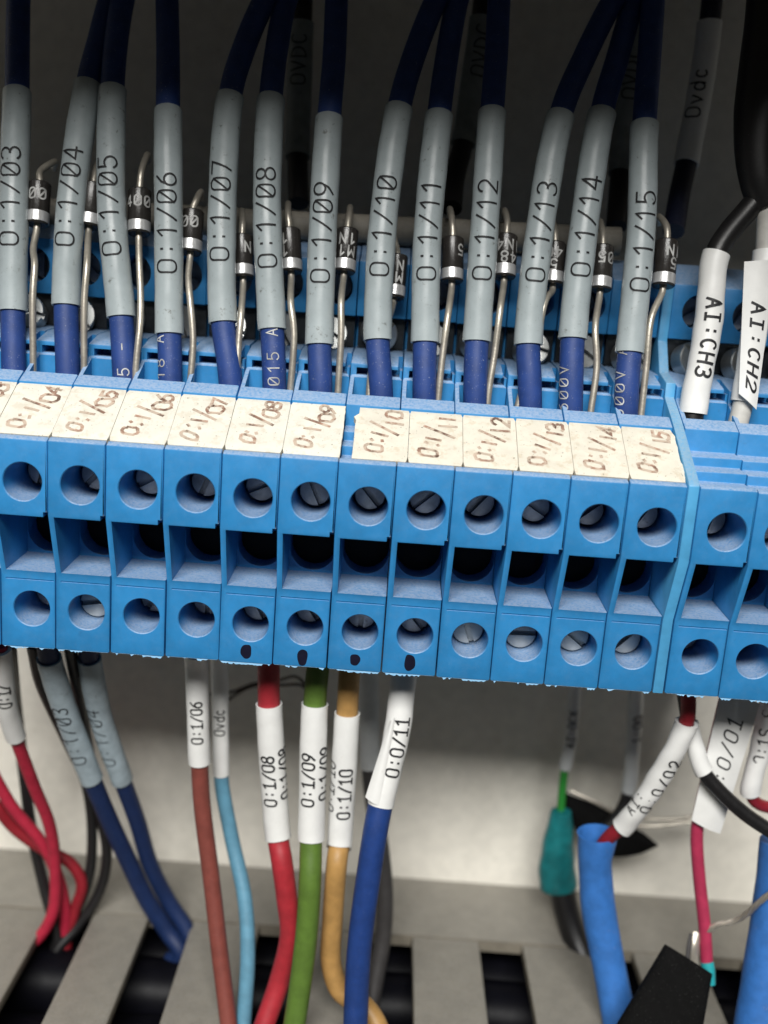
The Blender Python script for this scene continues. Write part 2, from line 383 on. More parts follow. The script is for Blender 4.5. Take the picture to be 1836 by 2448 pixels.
JACKET = mat('black_jacket', (.003, .003, .005, 1), .42, bump=.3, spec=.12)
CB = [('rearmost', 35.5, -86, 6.5), ('second', 25.5, -82.6, 5.0), ('third', 16, -85.5, 5.2), ('fourth', 5.5, -89, 5.0), ('front', -5, -86, 5.2)]
for i, (nm, y0, z0, r) in enumerate(CB):
    j = lambda k: (random.uniform(-1, 1)*k)
    P = Path([(-88, y0, z0), (-50, y0+j(1.2), z0+j(.8)), (-20, y0+j(1.2), z0+j(.8)), (15, y0+j(1.2), z0+j(.8)), (50, y0+j(1), z0+j(.8)), (88, y0, z0)], 3)
    o = tube(P.sub(0, P.len, 3), r, 18).obj('duct_cable', JACKET); tag(o, nm+' of the black cables lying inside the lower wire duct', 'cable', 'black cables inside the lower duct')

# mounting rail behind the blocks
RAIL = [(PANEL_Y-.1, -4), (PANEL_Y-.1, 14), (38.6, 14), (38.6, 22), (37.6, 22), (37.6, 13), (44, 13), (44, -3), (37.6, -3), (37.6, -12), (38.6, -12), (38.6, -4)]
o = Geo().prism(RAIL, -70, 72).obj('mounting_rail', GALV, smooth=0); tag(o, 'steel mounting rail hidden behind the blue terminal blocks', 'rail')

# ================================================================== TERMINAL BLOCKS
PROFILE = [(2.6, -19.9), (2.6, -11.1), (0, -3.62), (0, 4.6), (0.85, 4.95), (0.95, 3.4), (1.8, 3.4), (1.8, 4.5), (4.0, 4.6), (4.0, 5.75), (6.2, 5.9), (6.2, 7.0),
           (8.5, 7.2), (8.5, 9.75), (9.9, 10.4), (14.1, 12.45), (14.1, 13.95), (18.0, 14.9), (23.5, 15.2), (23.5, 19.1), (21.0, 19.1), (21.0, 25.7), (27.0, 28.2), (37.5, 28.2), (37.5, -12.5), (30, -19.9)]
XL, XR = -3.46, 2.66
def uprism(r, y0, y1):
    p = [(-.08+r*math.cos(a), -7.55+r*math.sin(a)) for a in [math.pi+math.pi*k/16 for k in range(17)]]+[(-.08+r, -4.0), (-.08-r, -4.0)]
    n = len(p); g = Geo(); g.v = [(x, y0, z) for x, z in p]+[(x, y1, z) for x, z in p]
    g.f = [tuple(range(n)), tuple(range(2*n-1, n-1, -1))]+[(k, (k+1) % n, n+(k+1) % n, n+k) for k in range(n)]; return g
HZ1, HZ2, HZ3 = 0.0, -15.2, 22.5
recess = Geo().prism([(-2, -10.9), (9.2, -10.5), (9.2, -3.75), (-2, -3.75)], -2.82, 2.9)
cut = [ycyl(0, HZ1, ((-1, 2.45), (0, 2.2), (.12, 2.1), (9.4, 2.1))), ycyl(0, HZ2, ((1.5, 2.45), (2.6, 2.15), (2.72, 2.05), (12.2, 2.05))), recess,
       uprism(2.72, 8.6, 19), Geo().box((-2.9, 1.5, -11.85), (2.5, 2.72, -11.68)), Geo().box((2.22, -1, -4.2), (2.9, 1.3, -3.2)),
       ycyl(0, HZ3, ((20, 2.3), (21.1, 2.1), (28, 2.1))),
       Geo().prism([(10.45, 2.5), (13.85, 2.5), (13.85, 20), (10.45, 20)], -2.95, 2.9),
       Geo().box((-2.75, 13.0, 12.6), (2.35, 17.6, 13.45)),
       Geo().box((2.1, 12, 13.4), (2.9, 17.6, 16))]
BODY = baked(Geo().prism(PROFILE, XL, XR), cut, 0.17, 'body', BLUE)
def slotted(name, mt, r=2.0):
    g = Geo(); w_ = 0.30; n = 16
    for s in (1, -1):
        a0 = math.asin(w_/r); pts = [(r*math.cos(a0+(math.pi-2*a0)*i/n), s*r*math.sin(a0+(math.pi-2*a0)*i/n)) for i in range(n+1)]
        inn = [(x*.93, s*(w_+(abs(z)-w_)*.93)) for x, z in pts]
        rows = [[(x, 1.0, z) for x, z in pts], [(x, .15, z) for x, z in pts], [(x, 0, z) for x, z in inn]]
        k = len(g.v); g.grid(rows, True, False); m_ = len(pts); g.f.append(tuple(k+2*m_+i for i in range(m_)))
    g.grid([[(r*math.cos(2*math.pi*i/32), y, r*math.sin(2*math.pi*i/32)) for i in range(32)] for y in (.75, 2.2)], True, True)
    me = bpy.data.meshes.new(name); me.from_pydata([tuple(Vector(v)*S) for v in g.v], [], g.f); me.update()
    bm = bmesh.new(); bm.from_mesh(me); bmesh.ops.recalc_face_normals(bm, faces=bm.faces); bm.to_mesh(me); bm.free()
    for p in me.polygons: p.use_smooth = True
    me.set_sharp_from_angle(angle=math.radians(25)); me.materials.append(mt); return me
SCREW_D = slotted('screw', STEEL, 1.78); SCREW_B = slotted('screw', BRIGHT, 1.88); SCREW_R = slotted('screw', mat('rear_screw_steel', (.42, .43, .42, 1), .34, .85, bump=.15, bscale=5, dirt=.2), 2.12)
g = Geo().box((XL+.3, 22.2, 15.25), (XR-.1, 23.4, 19.0)); CL = tmp(g).data; CL.name = 'clamp'; CL.transform(Matrix.Scale(S, 4)); CL.materials.append(CLAMP)
bpy.data.objects.remove([q for q in bpy.data.objects if q.data == CL][0], do_unlink=True)
g = uprism(2.68, 12.0, 14); CG = tmp(g).data; CG.name = 'shade_clamp'; CG.transform(Matrix.Scale(S, 4)); CG.materials.append(mat('clamp_shade_black', (.006, .006, .007, 1), .6, spec=.2))  # clamp filling the wire entry, near-black to paint in the hole's shade
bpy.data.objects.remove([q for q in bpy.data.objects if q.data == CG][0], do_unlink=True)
BLX = {i: (i-7)*6.2 for i in range(0, 13)}; BLX.update({13: 38.5, 14: 44.7, 15: 50.9, -1: -49.6})
A1 = {1: 75, 2: 48, 3: 30, 4: 68, 5: 25, 6: -65, 7: -48, 8: 42, 9: 50, 10: -30, 11: 40, 12: 58, 13: 75, 14: 30}
A2 = {1: -30, 2: 10, 3: 55, 4: 88, 5: -62, 6: -55, 7: 86, 8: -48, 9: -70, 10: 2, 11: -38, 12: 46, 13: 35, 14: 20}
BRT = {2: 3.9, 9: 4.0, 10: 3.7, 11: 4.0, 12: 4.4}
NUM = {0: '03', 1: '04', 2: '05', 3: '06', 4: '07', 5: '08', 6: '09', 7: '10', 8: '11', 9: '12', 10: '13', 11: '14', 12: '15'}
for i, x in BLX.items():
    rr = random.Random(100+i)
    lab = {-1: 'blue terminal block at the left edge, mostly outside the picture', 13: 'blue terminal block without tag, next right of the pale blue end plate', 14: 'blue terminal block without tag, second right of the pale blue end plate',
           15: 'blue terminal block without tag, third right of the pale blue end plate'}.get(i) or 'blue terminal block under the handwritten tag O:1/'+NUM[i]+', '+ORD[i]+' tagged one from the left'
    dy = rr.uniform(-.06, .06); dz = rr.uniform(-.07, .07)
    t = thing('terminal_block', (x, dy, dz), lab, 'terminal block', 'blue terminal blocks in a row'); t.rotation_euler = (rr.uniform(-.002, .002), rr.uniform(-.003, .003), rr.uniform(-.003, .003))
    link_mesh('body', BODY, t)
    R = math.radians
    link_mesh('screw', SCREW_D, t, (0, 6.3+rr.uniform(-.5, .5), HZ1), (0, -R(A1.get(i, 20)), 0))
    if i in BRT: link_mesh('screw', SCREW_B, t, (0, 2.6+BRT[i], HZ2), (0, -R(A2[i]), 0))
    else: link_mesh('screw', SCREW_D, t, (0, 2.6+6.6+rr.uniform(-.5, .6), HZ2), (0, -R(A2.get(i, 50)), 0))
    link_mesh('screw', SCREW_D, t, (0, 26.0, HZ3), (0, rr.uniform(0, 3), 0))
    link_mesh('screw', SCREW_R, t, (-.2, 19.2, 17.0), (-.38, rr.uniform(0, 3), 0))
    link_mesh('clamp', CL, t); link_mesh('clamp', CG, t)  # the second is the near-black insert that darkens the wire entry
    # ragged moulding flash along the lower front edge
    g = Geo(); n = 34; xs = [XL+.2+(XR-XL-.4)*k/n for k in range(n+1)]; on = 0; hs = []
    for k in range(n+1):
        if rr.random() < .25: on = rr.choice((0, 0, 1, 1, 1))
        hs.append((.08+.22*rr.random()) if on and 0 < k < n else .0)
    rows = [[(xx, 2.75, -19.82), (xx, 2.68, -19.9-h), (xx+rr.uniform(-.03, .03), 2.86, -19.9-h*.9), (xx, 2.95, -19.82)] for xx, h in zip(xs, hs)]
    q = g.grid(rows); g.v = [(a+x, b+dy, c+dz) for a, b, c in g.v]; g.obj('moulding_flash', FLASH, t, smooth=0)
    if i in (5, 6, 7, 8):
        a, b, rx, rz = {5: (-.35, -18.5, .62, .85), 6: (-.1, -18.75, .58, .98), 7: (-.35, -18.55, .58, .68), 8: (-.35, -18.45, .62, .98)}[i]
        pts = []
        for k in range(26):
            an = 2*math.pi*k/26; f = 1+.05*math.sin(3*an+i)+.025*math.sin(5*an+2*i)
            pts.append((x+a+rx*f*math.copysign(abs(math.cos(an))**.85, math.cos(an)), 2.6+dy-.02, dz+b+rz*f*math.copysign(abs(math.sin(an))**.85, math.sin(an))))
        v = pts+[(x+a, 2.6+dy-.035, b+dz)]
        o = mesh_obj('ink_mark', v, [(k, (k+1) % 26, 26) for k in range(26)], PEN, t, smooth=0); o['label'] = 'black felt pen dot'
# pale end plate
PLATE = [(2.5, -19.9), (2.5, -11.1), (-.1, -3.62), (-.1, 4.8), (.5, 5.3), (8.4, 9.75), (9.9, 10.55), (14.1, 12.6), (14.3, 14.3), (18.0, 15.2), (20.6, 18.8), (20.7, 25.8), (27.0, 28.4), (37.4, 28.4), (37.4, -12.5), (30, -19.9)]
xp = BLX[12]+2.74
me = baked(Geo().prism(PLATE, 0, 1.18), [], 0.12, 'end_plate', CYAN); o = bpy.data.objects.new('end_plate', me); COL.objects.link(o); o.location = Vector((xp, 0, 0))*S
tag(o, 'thin pale blue end plate between the tagged blocks and the untagged ones', 'end plate')

# ------------------------------------------------------------------ tag strips
T0 = Vector((0, .85, 5.05)); T1 = Vector((0, 8.45, 9.62)); TS = (T1-T0).normalized(); TN = Vector((0, -TS.z, TS.y)); TL = (T1-T0).length
def strip(x0, pitch, codes, label, chip):
    t = thing('tag_strip', (x0, T0.y, T0.z), label, 'tag strip', 'cream tag strips on the blocks')
    for k, code in enumerate(codes):
        rr = random.Random(hash(code) % 999 if False else int(code)*7+3)
        a = x0+k*pitch; b = a+pitch; first = k == 0; last = k == len(codes)-1
        n = 14; jag = lambda: rr.uniform(-.05, .05)
        left = [(a+(.025 if not first else 0)+((jag()) if first and chip else 0), TL*j/n) for j in range(n+1)]
        right = [(b-(.025 if not last else 0)+(jag() if last else 0), TL*j/n) for j in range(n+1)]
        if last and codes[-1] == '15':
            right = [(x_-.0+(0.28 if .18 < s/TL < .34 else 0)-(.25 if s/TL > .9 else 0), s) for x_, s in right]
        if first and chip: left = [(x_-(.22 if .72 < s/TL < .82 else 0)+(.3 if s/TL > .82 else 0), s) for x_, s in left]
        tip = .55                                       # score lines open into small notches at both ends
        def inset(s): return .15*max(0, 1-min(s, TL-s)/tip)
        left = [(x_+(0 if first else inset(s)), s) for x_, s in left]; right = [(x_-(0 if last else inset(s)), s) for x_, s in right]
        zt = rr.uniform(-.03, .03)
        def P(x_, s, d): return Vector((x_, 0, 0))+T0+TS*s+TN*(d+zt)
        v = []; f = []
        cols = 4
        rows_t = []
        for j in range(n+1):
            l, r_ = left[j], right[j]; row = []
            for c in range(cols+1):
                u = c/cols; e = .02 if c in (0, cols) else 0; e2 = .12 if j in (0, n) else 0
                row.append(P(l[0]+(r_[0]-l[0])*u, l[1], 0-max(e, e2)))
            rows_t.append(row)
        g = Geo().grid(rows_t); nt = len(g.v)
        bot = []
        for j in range(n+1):
            l, r_ = left[j], right[j]; bot.append([P(l[0]+(r_[0]-l[0])*c/cols, l[1], -.8) for c in range(cols+1)])
        g.grid(bot)
        def idx(j, c): return j*(cols+1)+c
        for j in range(n):
            g.f += [(idx(j, 0), idx(j+1, 0), nt+idx(j+1, 0), nt+idx(j, 0)), (idx(j, cols), nt+idx(j, cols), nt+idx(j+1, cols), idx(j+1, cols))]
        for c in range(cols):
            g.f += [(idx(0, c), nt+idx(0, c), nt+idx(0, c+1), idx(0, c+1)), (idx(n, c), idx(n, c+1), nt+idx(n, c+1), nt+idx(n, c))]
        tg = g.obj('tag', TAG2 if chip else TAG, t, smooth=25); tg['label'] = 'cream tag handwritten O:1/'+code
        # handwriting: O : 1 / n n climbing up the tag, letter tops to the left
        hh = 1.75; L = []
        seq = 'O:1/'+code.replace('0', 'o')
        uu = [1.7, 3.05, 4.1, 5.3, 6.3, 7.75]; cx = [2.2, 2.5, 2.8, 3.35, 4.35, 4.45]; hs = [2.0, 1.7, 1.9, 3.1, 2.1, 2.0]; ws = [1.25, .3, .35, 1.15, 1.35, 1.25]
        for ch, u0, c0, h_, w_ in zip(seq, uu, cx, hs, ws):
            u0 += rr.uniform(-.15, .15); c0 += rr.uniform(-.18, .18); h_ *= rr.uniform(.78, 1.0); w_ *= .9; lean = rr.uniform(.0, .34)
            if ch == '1' : w_ = .25
            for st in (G[ch] if ch not in '1:' else [[(.3, 0), (.36, 1)]] if ch == '1' else [[(.2, .1), (.5, .16)], [(.2, .8), (.5, .86)]]):
                L.append([(u0+(xx-.3)/.6*w_+lean*(yy-.5)*h_+rr.uniform(-.05, .05), c0-(yy-.5)*h_+rr.uniform(-.05, .05)) for xx, yy in st])
        def fn(u, vv, lift): return P(a+vv-.05, u, .02+lift)
        ribbons([[(p[0]+.07*math.sin(3*p[1]+k*2+i*.9), p[1]+.08*math.sin(2.3*p[0]+k)) for i, p in enumerate(ln)] for k, ln in enumerate(L)], .36, fn, .3, .003).obj('handwriting', INKB, tg, smooth=0)
strip(BLX[0]-3.45, 6.2, ['03', '04', '05', '06', '07', '08', '09'], 'cream tag strip handwritten O:1/03 to O:1/09 on the left blocks', False)
strip(BLX[7]-2.15, 5.965, ['10', '11', '12', '13', '14', '15'], 'cream stained tag strip handwritten O:1/10 to O:1/15 on the right blocks', True)

# dusty conduit lying on the rear tops of the tagged blocks
P = Path([W(-60, 452, 26.2), W(300, 468, 26.0), W(600, 485, 25.8), W(1000, 505, 25.6), W(1338, 522, 25.4)], 2)
o = tube(P.sub(0, P.len, 1.2), 1.75, 18, wob=.015).obj('conduit', BAR); tag(o, 'dusty grey round bar behind the diodes along the block tops', 'bar')

# ================================================================== UPPER BLUE WIRES
def wire(name, pts, r, mt, label, cat='wire', group=None, sleeve=None, text=None, step=0.6, extra=None):
    """pts: (x, y, Y) picture positions with depth, top to bottom"""
    P = Path([W(*p) if len(p) == 3 else Vector(p[1:]) for p in pts], step)
    t = thing(name, P.p[-1], label, cat, group)
    tube(P.sub(0, P.len, .7), r, 20).obj('insulation', mt, t)
    if sleeve:
        y0, y1, rs, sm = sleeve[:4]; d0, d1 = P.at_row(y0), P.at_row(y1)
        so = hollow(P.sub(d0, d1, .5), rs, r+.08, wob=sleeve[4] if len(sleeve) > 4 else .012).obj('sleeve', sm, t)
        if text:
            for tx in text:
                on_sleeve(P, rs*1.012, P.at_row(tx['y']), tx['s'], tx.get('h', 2.35), tx.get('adv', .86), tx.get('w', .2), tx.get('m', INK), so, tx.get('phi', 0), tx.get('up', 'left'), wx=tx.get('wx', 1.0))
    return t, P
YS = lambda y: 28-(8*y/240) if y < 240 else 20-3.5*(y-240)/210 if y < 450 else 16.5-2.7*(y-450)/250 if y < 700 else 13.8-1.7*min(1, (y-700)/150)
UP = {
 '03': ([(42, -60), (40, 0), (38, 110), (37, 200), (30, 450), (28, 672), (30, 800), (34, 880)], 200, 672, 540),
 '04': ([(262, -60), (238, 0), (214, 90), (190, 185), (153, 450), (143, 660), (146, 780), (148, 900)], 184, 659, 530),
 '05': ([(280, -60), (265, 0), (250, 100), (243, 195), (241, 450), (262, 685), (268, 790), (274, 910)], 190, 685, 553),
 '06': ([(360, -60), (361, 0), (363, 120), (363, 240), (364, 450), (366, 722), (368, 800), (368, 915)], 240, 722, 597),
 '07': ([(610, -60), (572, 0), (525, 110), (497, 210), (480, 450), (482, 697), (496, 800), (503, 925)], 207, 697, 565),
 '08': ([(640, -60), (618, 0), (597, 110), (585, 215), (577, 450), (588, 712), (592, 800), (594, 930)], 214, 712, 584),
 '09': ([(730, -60), (727, 0), (722, 120), (711, 257), (698, 480), (690, 745), (692, 820), (692, 940)], 255, 745, 614),
 '10': ([(975, -60), (942, 0), (898, 110), (862, 235), (826, 500), (816, 735), (822, 820), (826, 945)], 235, 735, 606),
 '11': ([(1005, -60), (988, 0), (966, 120), (948, 250), (924, 500), (918, 740), (917, 820), (917, 950)], 250, 740, 613),
 '12': ([(1082, -60), (1078, 0), (1072, 120), (1063, 243), (1046, 500), (1030, 738), (1027, 820), (1026, 955)], 244, 738, 606),
 '13': ([(1365, -60), (1325, 0), (1264, 120), (1211, 250), (1166, 500), (1141, 745), (1144, 820), (1146, 960)], 250, 744, 613),
 '14': ([(1392, -60), (1370, 0), (1334, 125), (1300, 245), (1263, 480), (1237, 732), (1234, 820), (1232, 965)], 244, 732, 600),
 '15': ([(1414, -60), (1411, 0), (1402, 130), (1392, 270), (1385, 500), (1360, 762), (1354, 840), (1350, 970)], 271, 762, 634)}
BACKY = {'04': 1.6, '08': 1.5, '11': 1.2, '14': 1.8, '13': 0.4}
for k, (pts, y0, y1, ty) in UP.items():
    pp = [(x, y, YS(y)+(BACKY.get(k, 0)*max(0, min(1, (260-y)/260)))) for x, y in pts]
    q = W(*pp[0]); q2 = W(*pp[1]); pp = [('w', q.x+(q.x-q2.x)*2, 35, 122), ('w', q.x+(q.x-q2.x)*1.2, 33, 88)]+pp
    extra_txt = {'05': ('65 -', 838), '06': ('018 AWG', 850), '08': ('E1015 AW', 880), '14': ('600V', 880), '15': ('600V AW', 900)}
    t, P = wire('blue_wire', pp, 1.40, WBLUE, ORD[int(k)-3]+' upper blue wire from the left, in a grey sleeve printed O:1/'+k, 'wire', 'blue wires with grey printed sleeves above the tags',
                (y0, y1, 1.66, GSLEEVE, .012), [dict(s='O:1/'+k, y=ty, h=2.3, adv=.86, w=.22, phi=-.02 if k not in ('06', '15') else .05)])
    if k in extra_txt:
        s, y = extra_txt[k]
        on_sleeve(P, 1.41, P.at_row(y), s, 1.3, 1.05, .13, WPRINT, t.children[0], {'05': .15, '06': -.75, '08': .05}.get(k, -.9))

# ------------------------------------------------------------------ diodes between them
DI = [ # top(x,y) bottom(x,y) lead points..., text, phi, flip, between
 ((86, 396), (80, 487), [(72, 537), (75, 570), (71, 638), (72, 810), (72, 880)], (86, 372, 118, 350), ['00'], .35, False, '03 and O:1/04'),
 ((202, 398), (192, 492), [(188, 570), (182, 652), (182, 818), (182, 890)], (206, 374, 214, 350), [], 0, False, '04 and O:1/05'),
 ((302, 411), (300, 507), [(301, 570), (304, 652), (302, 706), (294, 788), (291, 890)], (306, 370, 318, 335), ['400'], .25, False, '05 and O:1/06'),
 ((417, 456), (411, 548), [(407, 597), (411, 652), (417, 733), (411, 837), (410, 910)], (425, 430, 434, 415), ['00'], .1, False, '06 and O:1/07'),
 ((523, 510), (525, 602), [(521, 679), (515, 747), (512, 830), (512, 915)], (524, 480, 522, 455), ['1N'], .9, True, '07 and O:1/08'),
 ((625, 496), (629, 590), [(628, 652), (635, 720), (627, 853), (626, 920)], (622, 462, 622, 440), ['1', '1'], -.6, True, '08 and O:1/09'),
 ((751, 496), (743, 590), [(737, 652), (737, 720), (730, 856), (729, 930)], (754, 470, 756, 448), ['1N', 'M1'], -.05, True, '09 and O:1/10'),
 ((858, 552), (850, 645), [(835, 700), (806, 780), (796, 870), (795, 930)], (852, 520, 846, 495), ['N', 'M'], .2, True, '10 and O:1/11, lowest of the row'),
 ((978, 515), (976, 610), [(968, 679), (957, 760), (946, 870), (943, 935)], (977, 480, 972, 452), ['5'], .6, True, '11 and O:1/12'),
 ((1094, 509), (1089, 601), [(1081, 665), (1069, 760), (1055, 853), (1050, 940)], (1096, 480, 1090, 455), ['1N4', '48'], .1, True, '12 and O:1/13'),
 ((1199, 526), (1194, 617), [(1177, 652), (1155, 760), (1118, 880), (1112, 945)], (1198, 497, 1190, 475), ['40', '5'], -.35, True, '13 and O:1/14'),
 ((1302, 532), (1296, 628), [(1286, 707), (1289, 793), (1276, 893), (1272, 950)], (1302, 505, 1296, 478), ['05'], .1, True, '14 and O:1/15'),
 ((1441, 520), (1432, 620), [(1407, 687), (1396, 793), (1384, 904), (1378, 960)], (1440, 490, 1424, 468), ['1N', '5'], .4, True, '15 and the pale blue end plate')]
for n, (a, b, leads, top, txt, phi, flip, btw) in enumerate(DI):
    Yd = 17.9 if n != 12 else 16.8
    A, B = W(*a, Yd+.9), W(*b, Yd-.75)
    if n == 7: A, B = W(*a, Yd+1.6), W(*b, Yd+.2)
    ax = (B-A).normalized(); ln = (B-A).length; P = Path([A, (A+B)/2, B], .3)
    t = thing('diode', B, ORD[n]+' diode from the left, black with a silver band, '+('right of sleeve O:1/15' if n == 12 else 'beside sleeve O:1/'+btw.split()[0]), 'diode', 'diodes between the blue wires')
    r = 1.34; nn, bb = frame(ax)
    rows = [[A+ax*d+(nn*math.cos(q)+bb*math.sin(q))*rr for q in [2*math.pi*j/26 for j in range(26)]] for d, rr in ((.12, .5), (0, r-.28), (.06, r-.1), (.2, r), (ln-.2, r), (ln-.05, r-.1), (ln, r-.25), (ln-.12, .5))]
    bo = Geo().grid(rows, True, True).obj('body', DIODE, t)
    rows = [[A+ax*d+(nn*math.cos(q)+bb*math.sin(q))*rr for q in [2*math.pi*j/26 for j in range(26)]] for d, rr in ((ln-1.5, r-.05), (ln-1.45, r+.025), (ln-.26, r+.025), (ln-.2, r-.05))]
    Geo().grid(rows, True).obj('band', BAND, t)
    lp = [B-ax*.6, B+ax*.5]+[W(x, y, [15.6, 14.0, 13.0, 12.2, 12.0][min(4, max(0, k+5-len(leads)))] if k < len(leads)-1 else 11.9) for k, (x, y) in enumerate(leads)]
    Q = Path(lp, .4); tube(Q.sub(0, Q.len, .4), .40, 12).obj('lead', LEAD, t)
    up = [A+ax*.6, A-ax*.4, W(top[0], top[1], Yd+1.6), W(top[2], top[3], Yd+4.0), W(top[2], top[3]+14, Yd+7)]
    Q = Path(up, .3); tube(Q.sub(0, Q.len, .3), .40, 12).obj('lead', LEAD, t)
    for j, s in enumerate(txt): on_ring(P, r, (1.5 if len(txt) == 2 else 1.7)+j*1.5, s, 1.25, .95, .2, WPRINT, bo, phi, flip)

# ------------------------------------------------------------------ dim sleeved wires further back
def back(pts, r, mt, sl, txt, label):
    q = W(*pts[0]); pts = [('w', q.x+2, 39, 122), ('w', q.x+1, 39, 85)]+pts
    wire('rear_wire', pts, r, mt, label, 'wire', 'dim wires in front of the back panel', sl, txt)
DSL = mat('dull_grey_sleeve', (.20, .225, .22, 1), .4, dirt=.5)
back([(656, -60, 38), (652, 40, 37), (647, 200, 36), (643, 340, 34), (645, 440, 30)], 1.35, BLACK, (50, 340, 1.6, DSL), [dict(s='OVDC', y=185, h=2.0, w=.2, phi=-.1)], 'leftmost dim wire in a dull grey sleeve, behind sleeve O:1/08')
back([(1050, -60, 38), (1040, 40, 37), (1018, 200, 36), (1000, 312, 34), (983, 380, 32), (975, 450, 28)], 1.35, BLACK, (40, 314, 1.6, DSL), [dict(s='OVDC', y=170, h=2.0, w=.2, phi=.3)], 'middle dim wire in a dull grey sleeve, behind sleeve O:1/11')
back([(1378, -60, 38), (1368, 60, 37), (1352, 200, 36), (1340, 375, 34), (1331, 490, 29)], 1.35, BLACK, (60, 375, 1.6, DSL), [dict(s='OVDC', y=222, h=2.0, w=.2, phi=.1)], 'rightmost dim wire in a dull grey sleeve, behind sleeve O:1/14')
back([(1542, -60, 37), (1538, 0, 37), (1520, 150, 36), (1482, 355, 33), (1468, 420, 31), (1455, 500, 27)], 1.35, pvc('dark_navy_pvc', (14, 20, 44)), (44, 360, 1.62, WSLEEVE), [dict(s='Ovdc', y=262, h=2.0, w=.22, phi=-.55)], 'dark wire in a white sleeve printed Ovdc near the thick black cable')

# ------------------------------------------------------------------ black cable and its two cores at the right
P = Path([Vector((50, 24, 125)), Vector((48, 23, 85)), W(1680, -60, 21), W(1664, 60, 20), W(1646, 200, 19), W(1634, 330, 18), W(1640, 400, 17.5), W(1652, 445, 17.5)], 1)
t = thing('black_cable', P.p[-1], 'thick black cable hanging down at the upper right edge', 'cable')
tube(P.sub(0, P.len, .8), lambda u: 2.9 if u < .88 else 2.9-1.1*(u-.88)/.12, 24).obj('jacket', BLACK, t)
P = Path([W(1642, 420, 17.5), W(1648, 470, 17.2), W(1653, 560, 16.5)], .6); tube(P.sub(0, P.len, .5), .75, 12).obj('core', RED, t)
t, P = wire('black_core', [(1640, 425, 17.5), (1610, 460, 17.2), (1572, 505, 16.6), (1547, 548, 16), (1530, 700, 14.4), (1498, 880, 12.4), (1488, 960, 11.8)], 1.3, BLACK,
            'black wire in a white sleeve printed AI:CH3 entering an untagged block', 'wire', 'wires from the thick black cable', (546, 888, 1.6, WSLEEVE, .03), [dict(s='AI:CH3', y=652, h=1.75, adv=.92, w=.3, up='right', phi=.0)])
P2 = Path([W(1547, 548, 15.9), W(1530, 700, 14.3), W(1497, 888, 12.3)])
def sheet(rows, th, name, mt, parent):
    """rows of points; a thin sheet with thickness"""
    a = Vector(rows[0][0]); n = (Vector(rows[0][-1])-a).cross(Vector(rows[-1][0])-a).normalized()
    if n.y > 0: n = -n
    g = Geo().grid(rows); k = len(g.v); m_ = len(rows); c = len(rows[0]); g.grid([[Vector(p)-n*th for p in r] for r in rows])
    ed = [i for i in range(c)]+[j*c+c-1 for j in range(1, m_)]+[(m_-1)*c+i for i in range(c-2, -1, -1)]+[j*c for j in range(m_-2, 0, -1)]
    for i, e in enumerate(ed): q = ed[(i+1) % len(ed)]; g.f.append((e, q, k+q, k+e))
    return g.obj(name, mt, parent, smooth=40), n
def bilin(c, u, v, bulge=0.0):
    p = c[0].lerp(c[1], u).lerp(c[3].lerp(c[2], u), v); return p+Vector((0, -1, 0))*bulge*math.sin(math.pi*u)
def flag(c, name, mt, parent, bulge=.5, n=10):
    rows = [[bilin(c, i/n, j/n, bulge) for i in range(n+1)] for j in range(n+1)]
    return sheet(rows, .12, name, mt, parent)
def flag_text(c, text, u0, v0, h, adv, width, mt, parent, up, bulge=.5):
    """c = corners (tl, tr, br, bl); text runs along v; up='left'|'right'; u across in mm"""
    wd = (c[1]-c[0]).length; ht = (c[3]-c[0]).length
    def fn(u, v, lift):
        if up == 'left': q = bilin(c, u0+(h/2-v)/wd, v0-u/ht, bulge)
        else: q = bilin(c, u0+(v-h/2)/wd, v0+u/ht, bulge)
        return q+Vector((0, -1, .15))*(.03+lift)
    ribbons(strokes(text, h, adv), width, fn).obj('lettering', mt, parent, smooth=0)
t, P = wire('white_core', [(1656, 430, 17.4), (1655, 520, 16.6), (1648, 600, 15.6), (1622, 760, 13.6), (1606, 868, 12.6), (1592, 925, 12.2), (1586, 980, 11.8)], 1.15, WPVC,
            'whitish wire with a white flag label printed AI:CH2 at the right edge', 'wire', 'wires from the thick black cable', (540, 872, 1.45, WSLEEVE, .03))
c = [W(1606, 565, 13.6), W(1672, 560, 13.6), W(1632, 880, 11.2), W(1600, 835, 11.4)]
c = [W(1608, 565, 13.4), W(1676, 560, 13.4), W(1634, 885, 11.0), W(1596, 850, 11.0)]
so, _ = flag(c, 'flag_label', WSLEEVE, t, .4); flag_text(c, 'AI:CH2', .56, .30, 1.75, .92, .3, INK, so, 'right', .4)

# ================================================================== LOWER WIRES
TW = lambda s, y, **k: dict(dict(s=s, y=y, h=1.65, adv=.72, w=.25, wx=.85), **k)
wire('red_wire', [(0, 1392, 9), (5, 1440, 11), (14, 1520, 14), (34, 1592, 17), (75, 1702, 21), (107, 1782, 23.5), (119, 1868, 25), (115, 1968, 25), (90, 2018, 24.6), (74, 2034, 24.2)], .85, CRIMSON,
     'red wire in a white sleeve at the left edge', 'wire', 'red wires into the leftmost duct slot', (1396, 1592, 1.30, WSLEEVE), [TW('O:i/', 1515, phi=.35)])
wire('red_wire', [(-70, 1560, 24), (-5, 1690, 24.5), (30, 1748, 25), (90, 1820, 26), (125, 1893, 27), (140, 1958, 27.5), (142, 2030, 27.5), ('w', -41.0, 26.5, -82)], .85, CRIMSON, 'upper red wire curving in from the left edge behind the sleeved one', 'wire', 'red wires into the leftmost duct slot')
